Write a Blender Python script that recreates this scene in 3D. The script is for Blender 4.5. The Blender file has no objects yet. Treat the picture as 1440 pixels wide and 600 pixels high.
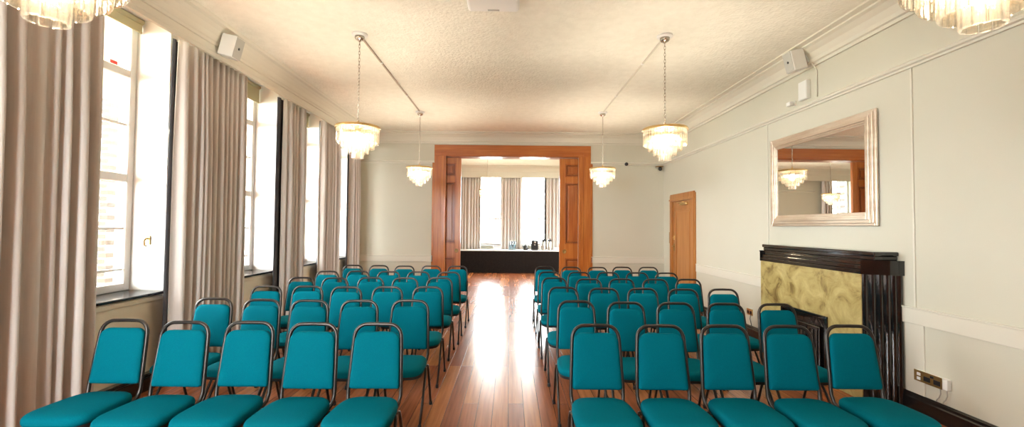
import bpy, bmesh, math, random
from mathutils import Vector, Matrix
random.seed(7)
S = bpy.context.scene
COL = S.collection
PI = math.pi

# ------------------------------------------------------------ camera, sky, exposure
F_PX, EYE = 620.0, 1.55
PITCH, YAW, ROLL = math.radians(1.71), math.radians(0.28), math.radians(0.5)
cam_d = bpy.data.cameras.new('camera')
cam_d.sensor_fit = 'HORIZONTAL'
cam_d.sensor_width = 36.0
cam_d.lens = F_PX / 1440.0 * 36.0
cam_d.clip_start = 0.05
cam_d.clip_end = 200
cam = bpy.data.objects.new('camera', cam_d)
COL.objects.link(cam)
fwd = Vector((math.sin(YAW)*math.cos(PITCH), math.cos(YAW)*math.cos(PITCH), math.sin(PITCH)))
rgt = Vector((math.cos(YAW), -math.sin(YAW), 0))
upv = rgt.cross(fwd)
c, s = math.cos(ROLL), math.sin(ROLL)
r2, u2 = c*rgt + s*upv, -s*rgt + c*upv
cam.matrix_world = Matrix(((r2.x, u2.x, -fwd.x, 0), (r2.y, u2.y, -fwd.y, 0), (r2.z, u2.z, -fwd.z, EYE), (0, 0, 0, 1)))
S.camera = cam

SKY = 30.0
CHANDELIER_W = 58.0
w = bpy.data.worlds.new('overcast_sky')
S.world = w
w.use_nodes = True
bgn = w.node_tree.nodes['Background']
bgn.inputs['Color'].default_value = (0.93, 0.97, 1.0, 1)
bgn.inputs['Strength'].default_value = SKY
S.view_settings.view_transform = 'Standard'
S.view_settings.look = 'None'
S.view_settings.exposure = 0.60
S.view_settings.gamma = 1.0
S.view_settings.use_curve_mapping = False
S.cycles.max_bounces = 10
S.cycles.diffuse_bounces = 6
S.cycles.glossy_bounces = 4
S.cycles.transmission_bounces = 6
S.cycles.transparent_max_bounces = 24
S.cycles.caustics_reflective = False
S.cycles.caustics_refractive = False
S.cycles.sample_clamp_indirect = 6.0
S.cycles.use_denoising = True

def portal(name, loc, rot, sx, sy):
    """marks a window opening so that the sky outside is sampled through it"""
    l = bpy.data.lights.new(name, 'AREA')
    l.shape = 'RECTANGLE'
    l.size, l.size_y = sx, sy
    l.cycles.is_portal = True
    o = bpy.data.objects.new(name, l)
    COL.objects.link(o)
    o.location = loc
    o.rotation_euler = rot
    return o

# ------------------------------------------------------------ room numbers (metres)
XR, XL = 3.5, -3.440            # wall faces
XB = -3.415                    # face of the boxed sills under the left windows
XG = -3.80                    # plane of the window sashes
YB, YB2 = 9.995, 10.30        # dividing wall, its two faces
YN = -1.3                     # unseen wall behind the camera, set close to strengthen its added window
ZC = 3.66                     # ceiling
YF = 15.60                    # end wall of the far room
FXL, FXR = -6.6, 4.2          # far room sides

# ------------------------------------------------------------ materials
def mat(name, color=(0.8, 0.8, 0.8), rough=0.5, metal=0.0, spec=0.5, coat=0.0, sheen=0.0):
    m = bpy.data.materials.new(name)
    m.use_nodes = True
    b = m.node_tree.nodes['Principled BSDF']
    b.inputs['Base Color'].default_value = (*color, 1)
    b.inputs['Roughness'].default_value = rough
    b.inputs['Metallic'].default_value = metal
    b.inputs['Specular IOR Level'].default_value = spec
    b.inputs['Coat Weight'].default_value = coat
    b.inputs['Sheen Weight'].default_value = sheen
    return m

def nodes(m):
    nt = m.node_tree
    return nt, nt.nodes, nt.links, nt.nodes['Principled BSDF']

def coords(nt, scale=(1, 1, 1), rot=(0, 0, 0)):
    tc = nt.nodes.new('ShaderNodeTexCoord')
    mp = nt.nodes.new('ShaderNodeMapping')
    mp.inputs['Scale'].default_value = scale
    mp.inputs['Rotation'].default_value = rot
    nt.links.new(tc.outputs['Object'], mp.inputs['Vector'])
    return mp

def noisy(m, c1, c2, scale=(8, 8, 8), nscale=1.0, detail=4, lo=0.35, hi=0.65, bump=0.0, bscale=None, bdist=0.01):
    nt, N, L, b = nodes(m)
    mp = coords(nt, scale)
    n = N.new('ShaderNodeTexNoise')
    n.inputs['Scale'].default_value = nscale
    n.inputs['Detail'].default_value = detail
    L.new(mp.outputs[0], n.inputs['Vector'])
    r = N.new('ShaderNodeValToRGB')
    r.color_ramp.elements[0].position = lo
    r.color_ramp.elements[0].color = (*c1, 1)
    r.color_ramp.elements[1].position = hi
    r.color_ramp.elements[1].color = (*c2, 1)
    L.new(n.outputs['Fac'], r.inputs['Fac'])
    L.new(r.outputs['Color'], b.inputs['Base Color'])
    if bump:
        src = n
        if bscale:
            mp2 = coords(nt, bscale)
            src = N.new('ShaderNodeTexNoise')
            src.inputs['Scale'].default_value = 1.0
            src.inputs['Detail'].default_value = 3
            L.new(mp2.outputs[0], src.inputs['Vector'])
        bp = N.new('ShaderNodeBump')
        bp.inputs['Strength'].default_value = bump
        bp.inputs['Distance'].default_value = bdist
        L.new(src.outputs['Fac'], bp.inputs['Height'])
        L.new(bp.outputs['Normal'], b.inputs['Normal'])
    return m

M = {}
M['wall'] = noisy(mat('wall_paint', rough=0.55), (0.585, 0.555, 0.45), (0.615, 0.585, 0.48), (0.6, 0.6, 0.6), bump=0.05, bscale=(60, 60, 60), bdist=0.002)
M['trim'] = mat('cream_gloss_paint', (0.68, 0.64, 0.54), 0.35)
M['white'] = mat('white_paint', (0.86, 0.85, 0.82), 0.4)
M['ceiling'] = noisy(mat('textured_plaster', rough=0.8), (0.83, 0.80, 0.70), (0.88, 0.85, 0.75), (9, 9, 9), bump=0.6, bscale=(30, 30, 30), bdist=0.02)
M['sillbox'] = mat('beige_gloss_paint', (0.82, 0.76, 0.61), 0.4)
M['slate'] = mat('black_sill', (0.015, 0.015, 0.018), 0.12)
M['black_paint'] = mat('black_gloss_paint', (0.008, 0.007, 0.007), 0.22, coat=0.3)
M['lacquer'] = noisy(mat('black_marble', rough=0.12, coat=0.6), (0.006, 0.005, 0.005), (0.022, 0.018, 0.016), (9, 9, 9), lo=0.5, hi=0.8)
M['metal'] = mat('hammered_graphite', (0.050, 0.044, 0.040), 0.32, 0.75)
M['rubber'] = mat('black_rubber', (0.012, 0.012, 0.012), 0.7)
M['brass'] = mat('brass', (0.72, 0.50, 0.22), 0.28, 1.0)
M['antique_brass'] = mat('antique_brass', (0.33, 0.21, 0.08), 0.38, 0.9)
M['nickel'] = mat('nickel', (0.55, 0.50, 0.42), 0.25, 1.0)
M['steel'] = mat('brushed_steel', (0.62, 0.60, 0.56), 0.3, 1.0)
M['champagne'] = noisy(mat('champagne_gilt', rough=0.33, metal=0.75), (0.66, 0.55, 0.43), (0.78, 0.69, 0.57), (14, 3, 14))
M['mirror'] = mat('mirror_glass', (0.80, 0.80, 0.78), 0.0, 1.0)
M['plastic'] = mat('white_plastic', (0.80, 0.79, 0.75), 0.35)
M['grille'] = mat('grey_grille', (0.42, 0.41, 0.37), 0.6)
M['black_plastic'] = mat('black_plastic', (0.012, 0.012, 0.013), 0.3)
M['black_cloth'] = noisy(mat('black_cloth', rough=1.0, spec=0.02), (0.014, 0.011, 0.010), (0.020, 0.016, 0.014), (40, 40, 40))
M['white_cloth'] = mat('white_cloth', (0.82, 0.80, 0.76), 0.7)
M['lining'] = mat('charcoal_lining', (0.055, 0.052, 0.058), 0.85)
M['blind'] = mat('olive_blind', (0.50, 0.46, 0.29), 0.8)
M['red'] = mat('red_print', (0.75, 0.06, 0.05), 0.5)
M['cable'] = mat('grey_cable', (0.42, 0.40, 0.34), 0.5)
M['conduit'] = mat('taupe_conduit', (0.42, 0.34, 0.25), 0.4)
M['paper'] = mat('white_paper', (0.85, 0.84, 0.81), 0.7)
M['ground'] = noisy(mat('ground', rough=0.9), (0.12, 0.14, 0.08), (0.25, 0.24, 0.2), (1, 1, 1))

# teal woven upholstery
def fabric():
    m = mat('teal_weave', (0.0, 0.22, 0.25), 0.85, spec=0.04, sheen=0.0)
    nt, N, L, b = nodes(m)
    b.inputs['Sheen Tint'].default_value = (0.1, 0.7, 0.8, 1)
    mp = coords(nt, (1, 1, 1))
    n = N.new('ShaderNodeTexNoise')
    n.inputs['Scale'].default_value = 260
    n.inputs['Detail'].default_value = 2
    L.new(mp.outputs[0], n.inputs['Vector'])
    r = N.new('ShaderNodeValToRGB')
    r.color_ramp.elements[0].position = 0.3
    r.color_ramp.elements[0].color = (0.0, 0.105, 0.146, 1)
    r.color_ramp.elements[1].position = 0.7
    r.color_ramp.elements[1].color = (0.0, 0.135, 0.180, 1)
    L.new(n.outputs['Fac'], r.inputs['Fac'])
    L.new(r.outputs['Color'], b.inputs['Base Color'])
    bp = N.new('ShaderNodeBump')
    bp.inputs['Strength'].default_value = 0.15
    bp.inputs['Distance'].default_value = 0.001
    L.new(n.outputs['Fac'], bp.inputs['Height'])
    L.new(bp.outputs['Normal'], b.inputs['Normal'])
    return m
M['teal'] = fabric()

def curtain_mat():
    m = mat('taupe_satin', (0.36, 0.28, 0.22), 0.5, spec=0.35, sheen=0.25)
    nt, N, L, b = nodes(m)
    mp = coords(nt, (240, 240, 5))
    n = N.new('ShaderNodeTexNoise')
    n.inputs['Scale'].default_value = 1.0
    L.new(mp.outputs[0], n.inputs['Vector'])
    r = N.new('ShaderNodeValToRGB')
    r.color_ramp.elements[0].color = (0.55, 0.49, 0.45, 1)
    r.color_ramp.elements[1].color = (0.655, 0.595, 0.55, 1)
    L.new(n.outputs['Fac'], r.inputs['Fac'])
    L.new(r.outputs['Color'], b.inputs['Base Color'])
    return m
M['curtain'] = curtain_mat()

def floor_mat():
    m = mat('varnished_floorboards', rough=0.2, coat=0.0)
    nt, N, L, b = nodes(m)
    mp = coords(nt, (1, 1, 1), (0, 0, PI/2))
    br = N.new('ShaderNodeTexBrick')
    br.offset = 0.37
    br.offset_frequency = 3
    br.inputs['Color1'].default_value = (0.0, 0.0, 0.0, 1)
    br.inputs['Color2'].default_value = (1.0, 1.0, 1.0, 1)
    br.inputs['Mortar'].default_value = (0.5, 0.5, 0.5, 1)
    br.inputs['Scale'].default_value = 1.0
    br.inputs['Mortar Size'].default_value = 0.0022
    br.inputs['Mortar Smooth'].default_value = 0.2
    br.inputs['Brick Width'].default_value = 1.65
    br.inputs['Row Height'].default_value = 0.131
    L.new(mp.outputs[0], br.inputs['Vector'])
    ramp = N.new('ShaderNodeValToRGB')
    e = ramp.color_ramp.elements
    e[0].position = 0.0; e[0].color = (0.27, 0.085, 0.034, 1)
    e[1].position = 1.0; e[1].color = (0.46, 0.185, 0.065, 1)
    for p, cc in ((0.3, (0.31, 0.100, 0.042, 1)), (0.6, (0.34, 0.115, 0.047, 1)), (0.8, (0.39, 0.145, 0.055, 1))):
        k = e.new(p); k.color = cc
    L.new(br.outputs['Color'], ramp.inputs['Fac'])
    # grain along the boards
    mg = coords(nt, (38, 1.6, 1))
    g = N.new('ShaderNodeTexNoise')
    g.inputs['Scale'].default_value = 1.0
    g.inputs['Detail'].default_value = 6
    L.new(mg.outputs[0], g.inputs['Vector'])
    gr = N.new('ShaderNodeValToRGB')
    gr.color_ramp.elements[0].position = 0.3; gr.color_ramp.elements[0].color = (0.72, 0.70, 0.68, 1)
    gr.color_ramp.elements[1].position = 0.7; gr.color_ramp.elements[1].color = (1.12, 1.1, 1.08, 1)
    L.new(g.outputs['Fac'], gr.inputs['Fac'])
    mul = N.new('ShaderNodeMixRGB'); mul.blend_type = 'MULTIPLY'; mul.inputs['Fac'].default_value = 1.0
    L.new(ramp.outputs['Color'], mul.inputs['Color1']); L.new(gr.outputs['Color'], mul.inputs['Color2'])
    seam = N.new('ShaderNodeMixRGB')
    seam.inputs['Color2'].default_value = (0.030, 0.014, 0.009, 1)
    L.new(br.outputs['Fac'], seam.inputs['Fac'])
    L.new(mul.outputs['Color'], seam.inputs['Color1'])
    L.new(seam.outputs['Color'], b.inputs['Base Color'])
    # worn varnish
    mw = coords(nt, (1.5, 0.6, 1))
    wn = N.new('ShaderNodeTexNoise'); wn.inputs['Scale'].default_value = 1.4; wn.inputs['Detail'].default_value = 5
    L.new(mw.outputs[0], wn.inputs['Vector'])
    mr = N.new('ShaderNodeMapRange')
    mr.inputs['To Min'].default_value = 0.20; mr.inputs['To Max'].default_value = 0.29
    L.new(wn.outputs['Fac'], mr.inputs['Value'])
    L.new(mr.outputs[0], b.inputs['Roughness'])
    bp = N.new('ShaderNodeBump'); bp.invert = True
    bp.inputs['Strength'].default_value = 0.35; bp.inputs['Distance'].default_value = 0.003
    L.new(br.outputs['Fac'], bp.inputs['Height'])
    bp2 = N.new('ShaderNodeBump'); bp2.inputs['Strength'].default_value = 0.06; bp2.inputs['Distance'].default_value = 0.01
    L.new(wn.outputs['Fac'], bp2.inputs['Height']); L.new(bp.outputs['Normal'], bp2.inputs['Normal'])
    L.new(bp.outputs['Normal'], b.inputs['Normal'])
    b.inputs['Specular IOR Level'].default_value = 0.33
    return m
M['floor'] = floor_mat()

def wood(name, c1, c2, c3, vertical=True, rough=0.3):
    m = mat(name, rough=rough, coat=0.06, spec=0.35)
    nt, N, L, b = nodes(m)
    mp = coords(nt, (16, 16, 1.1) if vertical else (1.1, 16, 16))
    n = N.new('ShaderNodeTexNoise')
    n.inputs['Scale'].default_value = 1.0; n.inputs['Detail'].default_value = 7; n.inputs['Distortion'].default_value = 0.6
    L.new(mp.outputs[0], n.inputs['Vector'])
    r = N.new('ShaderNodeValToRGB')
    e = r.color_ramp.elements
    e[0].position = 0.28; e[0].color = (*c1, 1)
    e[1].position = 0.75; e[1].color = (*c3, 1)
    k = e.new(0.5); k.color = (*c2, 1)
    L.new(n.outputs['Fac'], r.inputs['Fac'])
    L.new(r.outputs['Color'], b.inputs['Base Color'])
    return m
M['oak'] = wood('orange_oak', (0.36, 0.100, 0.018), (0.46, 0.145, 0.028), (0.56, 0.205, 0.045))
M['oak_h'] = wood('orange_oak_rail', (0.34, 0.092, 0.017), (0.42, 0.125, 0.025), (0.50, 0.170, 0.038), False)
M['oak_panel'] = wood('red_oak_panel', (0.28, 0.068, 0.014), (0.36, 0.100, 0.020), (0.45, 0.145, 0.032))
M['oak_groove_shade'] = wood('shaded_groove_oak', (0.13, 0.034, 0.009), (0.18, 0.05, 0.012), (0.24, 0.075, 0.018))  # groove shade and dirt painted into the oak tone
M['oak_door'] = wood('tan_oak', (0.34, 0.125, 0.028), (0.42, 0.170, 0.042), (0.49, 0.215, 0.060))

def stone_mat():
    m = mat('honey_marble', rough=0.28)
    nt, N, L, b = nodes(m)
    mp = coords(nt, (1, 1, 1))
    n = N.new('ShaderNodeTexNoise')
    n.inputs['Scale'].default_value = 4.5; n.inputs['Detail'].default_value = 9; n.inputs['Distortion'].default_value = 1.1
    n.inputs['Roughness'].default_value = 0.65
    L.new(mp.outputs[0], n.inputs['Vector'])
    r = N.new('ShaderNodeValToRGB')
    e = r.color_ramp.elements
    e[0].position = 0.33; e[0].color = (0.14, 0.085, 0.022, 1)
    e[1].position = 0.63; e[1].color = (0.48, 0.39, 0.165, 1)
    k = e.new(0.46); k.color = (0.36, 0.27, 0.095, 1)
    k = e.new(0.8); k.color = (0.60, 0.50, 0.26, 1)
    L.new(n.outputs['Fac'], r.inputs['Fac'])
    L.new(r.outputs['Color'], b.inputs['Base Color'])
    return m
M['stone'] = stone_mat()

def glass_mat(name, tint=(1, 1, 1), refl=0.06):
    m = bpy.data.materials.new(name); m.use_nodes = True
    nt = m.node_tree; nt.nodes.clear()
    out = nt.nodes.new('ShaderNodeOutputMaterial')
    t = nt.nodes.new('ShaderNodeBsdfTransparent'); t.inputs['Color'].default_value = (*tint, 1)
    g = nt.nodes.new('ShaderNodeBsdfGlossy'); g.inputs['Roughness'].default_value = 0.02
    mx = nt.nodes.new('ShaderNodeMixShader'); mx.inputs['Fac'].default_value = refl
    nt.links.new(t.outputs[0], mx.inputs[1]); nt.links.new(g.outputs[0], mx.inputs[2])
    nt.links.new(mx.outputs[0], out.inputs['Surface'])
    return m
M['glass'] = glass_mat('window_glass', (0.97, 0.98, 0.97), 0.05)
M['jug_glass'] = glass_mat('jug_glass', (0.80, 0.90, 0.95), 0.16)

def crystal_mat():
    m = bpy.data.materials.new('crystal'); m.use_nodes = True
    nt = m.node_tree; nt.nodes.clear()
    out = nt.nodes.new('ShaderNodeOutputMaterial')
    t = nt.nodes.new('ShaderNodeBsdfTransparent'); t.inputs['Color'].default_value = (0.97, 0.95, 0.91, 1)
    rf = nt.nodes.new('ShaderNodeBsdfRefraction'); rf.inputs['Roughness'].default_value = 0.0; rf.inputs['IOR'].default_value = 1.5
    rf.inputs['Color'].default_value = (0.93, 0.88, 0.80, 1)
    d = nt.nodes.new('ShaderNodeBsdfTranslucent'); d.inputs['Color'].default_value = (0.95, 0.90, 0.80, 1)
    g = nt.nodes.new('ShaderNodeBsdfGlossy'); g.inputs['Roughness'].default_value = 0.03; g.inputs['Color'].default_value = (1, 0.97, 0.92, 1)
    m0 = nt.nodes.new('ShaderNodeMixShader'); m0.inputs['Fac'].default_value = 0.40
    m1 = nt.nodes.new('ShaderNodeMixShader'); m1.inputs['Fac'].default_value = 0.045
    m2 = nt.nodes.new('ShaderNodeMixShader'); m2.inputs['Fac'].default_value = 0.13
    L = nt.links
    L.new(t.outputs[0], m0.inputs[1]); L.new(rf.outputs[0], m0.inputs[2])
    L.new(m0.outputs[0], m1.inputs[1]); L.new(d.outputs[0], m1.inputs[2])
    L.new(m1.outputs[0], m2.inputs[1]); L.new(g.outputs[0], m2.inputs[2])
    L.new(m2.outputs[0], out.inputs['Surface'])
    return m
M['crystal'] = crystal_mat()

def emit(name, color, strength):
    m = bpy.data.materials.new(name); m.use_nodes = True
    nt = m.node_tree; nt.nodes.clear()
    out = nt.nodes.new('ShaderNodeOutputMaterial')
    e = nt.nodes.new('ShaderNodeEmission')
    e.inputs['Color'].default_value = (*color, 1); e.inputs['Strength'].default_value = strength
    nt.links.new(e.outputs[0], out.inputs['Surface'])
    return m
M['bulb'] = emit('warm_bulb', (1.0, 0.88, 0.68), 14.0)

def brick_mat():
    m = mat('tan_brick', rough=0.9)
    nt, N, L, b = nodes(m)
    mp = coords(nt, (1, 1, 1), (PI/2, 0, 0))
    br = N.new('ShaderNodeTexBrick')
    br.inputs['Color1'].default_value = (0.045, 0.024, 0.011, 1); br.inputs['Color2'].default_value = (0.022, 0.014, 0.008, 1)
    br.inputs['Mortar'].default_value = (0.10, 0.09, 0.075, 1)
    br.inputs['Scale'].default_value = 1.0; br.inputs['Brick Width'].default_value = 0.5; br.inputs['Row Height'].default_value = 0.18
    br.inputs['Mortar Size'].default_value = 0.025
    L.new(mp.outputs[0], br.inputs['Vector'])
    L.new(br.outputs['Color'], b.inputs['Base Color'])
    return m
M['brick'] = brick_mat()

# ------------------------------------------------------------ geometry helpers
def box(bm, x0, x1, y0, y1, z0, z1, bevel=0.0, seg=2):
    g = bmesh.ops.create_cube(bm, size=1.0)
    vs = g['verts']
    for v in vs:
        v.co = Vector(((x0+x1)/2 + v.co.x*(x1-x0), (y0+y1)/2 + v.co.y*(y1-y0), (z0+z1)/2 + v.co.z*(z1-z0)))
    if bevel > 0:
        es = list({e for v in vs for e in v.link_edges})
        bmesh.ops.bevel(bm, geom=es, offset=bevel, segments=seg, affect='EDGES', profile=0.5)
    return bm

def tube(bm, pts, r, n=8, closed=False, cap=True):
    pts = [Vector(p) for p in pts]
    rings = []
    ref = None
    m = len(pts)
    for i, p in enumerate(pts):
        if closed:
            t = pts[(i+1) % m] - pts[i-1]
        else:
            t = pts[min(i+1, m-1)] - pts[max(i-1, 0)]
        t.normalize()
        if ref is None:
            a = Vector((0, 0, 1)) if abs(t.z) < 0.9 else Vector((1, 0, 0))
            ref = t.cross(a).normalized()
        ref = (ref - t*ref.dot(t)).normalized()
        b = t.cross(ref)
        rr = r[i] if isinstance(r, (list, tuple)) else r
        rings.append([bm.verts.new(p + (ref*math.cos(2*PI*k/n) + b*math.sin(2*PI*k/n))*rr) for k in range(n)])
    for i in range(m if closed else m-1):
        A, B = rings[i], rings[(i+1) % m]
        for k in range(n):
            f = bm.faces.new((A[k], A[(k+1) % n], B[(k+1) % n], B[k])); f.smooth = True
    if cap and not closed:
        bm.faces.new(rings[0][::-1]); bm.faces.new(rings[-1])
    return bm

def lathe(bm, prof, n=24, centre=(0, 0, 0), axis='z', smooth=True):
    cx, cy, cz = centre
    rings = []
    for (r, h) in prof:
        ring = []
        for k in range(n):
            a = 2*PI*k/n
            u, v = r*math.cos(a), r*math.sin(a)
            if axis == 'z': co = (cx+u, cy+v, cz+h)
            elif axis == 'x': co = (cx+h, cy+u, cz+v)
            else: co = (cx+u, cy+h, cz+v)
            ring.append(bm.verts.new(co))
        rings.append(ring)
    for A, B in zip(rings, rings[1:]):
        for k in range(n):
            f = bm.faces.new((A[k], A[(k+1) % n], B[(k+1) % n], B[k])); f.smooth = smooth
    bm.faces.new(rings[0][::-1]); bm.faces.new(rings[-1])
    return bm

def extrude_profile(bm, prof, a, b, place):
    """closed profile [(u, z)] swept from a to b; place(u, t, z) -> xyz"""
    A = [bm.verts.new(place(u, a, z)) for u, z in prof]
    B = [bm.verts.new(place(u, b, z)) for u, z in prof]
    n = len(prof)
    for i in range(n):
        bm.faces.new((A[i], A[(i+1) % n], B[(i+1) % n], B[i]))
    bm.faces.new(A[::-1]); bm.faces.new(B)
    return bm

def sphere(bm, centre, r, seg=12, rings=8, scale=(1, 1, 1)):
    g = bmesh.ops.create_uvsphere(bm, u_segments=seg, v_segments=rings, radius=r)
    for v in g['verts']:
        v.co = Vector((v.co.x*scale[0]+centre[0], v.co.y*scale[1]+centre[1], v.co.z*scale[2]+centre[2]))
    for f in bm.faces: 
        if any(v in f.verts for v in ()): pass
    for v in g['verts']:
        for f in v.link_faces: f.smooth = True
    return bm

def frame_rect(bm, a0, a1, b0, b1, wd, put):
    """four bars round a rectangle; put(a0,a1,b0,b1) adds one bar"""
    put(a0, a0+wd, b0, b1); put(a1-wd, a1, b0, b1)
    put(a0+wd, a1-wd, b0, b0+wd); put(a0+wd, a1-wd, b1-wd, b1)

def obj(name, bm, m, parent=None, label=None):
    bmesh.ops.recalc_face_normals(bm, faces=bm.faces)
    me = bpy.data.meshes.new(name)
    bm.to_mesh(me); bm.free()
    me.materials.append(M[m] if isinstance(m, str) else m)
    o = bpy.data.objects.new(name, me)
    COL.objects.link(o)
    if parent: o.parent = parent
    if label: o['label'] = label
    return o

def thing(name, label, cat, loc=(0, 0, 0), rotz=0.0, group=None):
    o = bpy.data.objects.new(name, None)
    o.empty_display_size = 0.1
    COL.objects.link(o)
    o.location = loc; o.rotation_euler = (0, 0, rotz)
    o['label'] = label; o['category'] = cat
    if group: o['group'] = group
    return o

def tag(o, label, cat, group=None):
    o['label'] = label; o['category'] = cat
    if group: o['group'] = group
    return o

def struct(name, bm, m, parent=None, label=None):
    o = obj(name, bm, m, parent, label)
    if parent is None: o['kind'] = 'structure'
    return o

def copy_tree(o, parent=None):
    c = o.copy()
    COL.objects.link(c)
    if parent is not None:
        c.parent = parent
    for ch in list(KIDS.get(o.name, [])):
        copy_tree(ch, c)
    return c
KIDS = {}
def index_kids():
    KIDS.clear()
    for o in bpy.data.objects:
        if o.parent: KIDS.setdefault(o.parent.name, []).append(o)

B = bmesh.new

# ============================================================ SETTING
bm = B(); box(bm, FXL-0.3, FXR+0.3, YN, YF+0.3, -0.2, 0.0); struct('floor', bm, 'floor')
bm = B(); box(bm, FXL-0.3, FXR+0.3, YN, YF+0.3, ZC, ZC+0.25); struct('ceiling', bm, 'ceiling')

# right wall with the doorway
DY0, DY1, DZ = 8.36, 9.46, 2.13
bm = B()
box(bm, XR, XR+0.3, YN, DY0, 0, ZC); box(bm, XR, XR+0.3, DY1, YB2, 0, ZC); box(bm, XR, XR+0.3, DY0, DY1, DZ, ZC)
struct('wall_right', bm, 'wall')

# left wall: piers, heads and boxed sills around the window bays
WIN = [(2.88, 4.42), (4.98, 6.50), (6.92, 8.10), (8.52, 9.50)]
ZS, ZH = 0.865, 3.60
bm = B()
edges = [YN] + [v for wn in WIN for v in wn] + [YB2]
for i in range(0, len(edges), 2):
    box(bm, XL-0.5, XL, edges[i], edges[i+1], 0, ZC)
for (a, b) in WIN:
    box(bm, XL-0.5, XL, a, b, ZH, ZC)
    box(bm, XL-0.5, XL, a, b, 0, ZS)
struct('wall_left', bm, 'white')
tn = 0
def trim(bm, m):
    global tn
    tn += 1
    return struct('trim_%d' % tn, bm, m)
for (a, b) in WIN:
    bm = B(); box(bm, XL, XB, a-0.0, b, 0.12, ZS, 0.006); box(bm, XL, XB+0.012, a, b+0.004, ZS-0.055, ZS-0.012, 0.005)
    trim(bm, 'sillbox')
    bm = B(); box(bm, XG-0.04, XB+0.03, a+0.002, b+0.012, ZS, ZS+0.026, 0.008)
    trim(bm, 'slate')
bm = B(); box(bm, XL, XL+0.10, YN, YB, 0.0, 0.13, 0.01); box(bm, XL+0.0, XL+0.085, YN, YB, 0.13, 0.155, 0.008)
struct('baseboard_left', bm, 'black_paint')

# wall behind the camera, darkened with oak to dim bounce, window added for fill
NWIN_ADDED = [(-3.35, -1.85)]
NZ0, NZ1 = 0.8, 3.3
bm = B()
ed = [XL-0.5] + [v for wn in NWIN_ADDED for v in wn] + [XR+0.3]
for i in range(0, len(ed), 2): box(bm, ed[i], ed[i+1], YN-0.2, YN, 0, ZC)
for (a, b) in NWIN_ADDED:
    box(bm, a, b, YN-0.2, YN, 0, NZ0); box(bm, a, b, YN-0.2, YN, NZ1, ZC)
struct('wall_front', bm, 'oak_panel')

# dividing wall with the wide opening
OX0, OX1, OZ = -1.467, 1.561, 3.146
bm = B()
SL = 0.10   # pocket slot
for (x0, x1) in ((XL-0.5, OX0), (OX1, XR+0.3)):
    box(bm, x0, x1, YB, YB+SL, 0, ZC); box(bm, x0, x1, YB+SL+0.08, YB2, 0, ZC)
box(bm, OX0, OX1, YB, YB2, OZ+0.02, ZC)
struct('wall_back', bm, 'wall')
# far room shell
bm = B(); box(bm, FXL-0.3, FXL, YB2, YF+0.3, 0, ZC); struct('wall_far_left', bm, 'wall')
SWIN_ADDED = [(10.9, 12.6), (13.1, 13.9)]  # unseen side windows added to bring more light into the far room
bm = B()
ed = [YB2] + [v for wn in SWIN_ADDED for v in wn] + [YF+0.3]
for i in range(0, len(ed), 2): box(bm, FXR, FXR+0.3, ed[i], ed[i+1], 0, ZC)
for (a, b) in SWIN_ADDED:
    box(bm, FXR, FXR+0.3, a, b, 0, 0.9); box(bm, FXR, FXR+0.3, a, b, 3.36, ZC)
struct('wall_far_right', bm, 'wall')
bm = B(); box(bm, FXL, XL-0.5, YB, YB2, 0, ZC); box(bm, XR+0.3, FXR, YB, YB2, 0, ZC); struct('wall_far_front', bm, 'wall')
FWIN = [(-5.55, -4.62), (-1.14, -0.20), (0.36, 1.38)]
FZ0, FZ1 = 0.90, 3.36
bm = B()
ed = [FXL] + [v for wn in FWIN for v in wn] + [FXR]
for i in range(0, len(ed), 2):
    box(bm, ed[i], ed[i+1], YF, YF+0.3, 0, ZC)
for (a, b) in FWIN:
    box(bm, a, b, YF, YF+0.3, 0, FZ0); box(bm, a, b, YF, YF+0.3, FZ1, ZC)
struct('wall_far_end', bm, 'wall')

# cornices
COR = [(0, 3.425), (0.022, 3.425), (0.026, 3.455), (0.045, 3.465), (0.055, 3.50), (0.085, 3.56), (0.13, 3.605), (0.165, 3.62),
       (0.168, 3.635), (0.20, 3.64), (0.23, 3.645), (0.235, ZC), (0, ZC)]
bm = B(); extrude_profile(bm, COR, YN, YB, lambda u, t, z: (XR-u, t, z)); trim(bm, 'trim')
bm = B(); extrude_profile(bm, COR, XL, XR, lambda u, t, z: (t, YB-u, z)); trim(bm, 'trim')
bm = B(); extrude_profile(bm, COR, FXL, FXR, lambda u, t, z: (t, YF-0.30-u*0.8, z)); trim(bm, 'trim')
# pelmet along the window wall
XP = -3.12
PEL = [(0, 3.315), (0.012, 3.305), (0.030, 3.312), (0.034, 3.35), (0.024, 3.362), (0.024, 3.425), (0.036, 3.43), (0.040, 3.455),
       (0.05, 3.47), (0.06, 3.52), (0.085, 3.575), (0.115, 3.61), (0.145, 3.625), (0.15, 3.645), (0.16, ZC), (0, ZC)]
bm = B(); extrude_profile(bm, PEL, YN, YB, lambda u, t, z: (XP-0.03+u, t, z)); trim(bm, 'trim')
# pelmet over the far windows
bm = B(); box(bm, FXL, FXR, YF-0.32, YF-0.29, 3.25, 3.44, 0.004); trim(bm, 'trim')
# picture rails
PIC = [(0, 2.965), (0.016, 2.968), (0.018, 2.985), (0.034, 2.995), (0.036, 3.012), (0.022, 3.022), (0.012, 3.035), (0, 3.037)]
bm = B(); extrude_profile(bm, PIC, YN, YB, lambda u, t, z: (XR-u, t, z)); trim(bm, 'trim')
for (x0, x1) in ((XL, -1.72), (1.83, XR)):
    bm = B(); extrude_profile(bm, PIC, x0, x1, lambda u, t, z: (t, YB-u, z)); trim(bm, 'trim')
bm = B(); extrude_profile(bm, PIC, -4.2, -1.75, lambda u, t, z: (t, YF-u, z-0.1)); trim(bm, 'trim')
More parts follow.
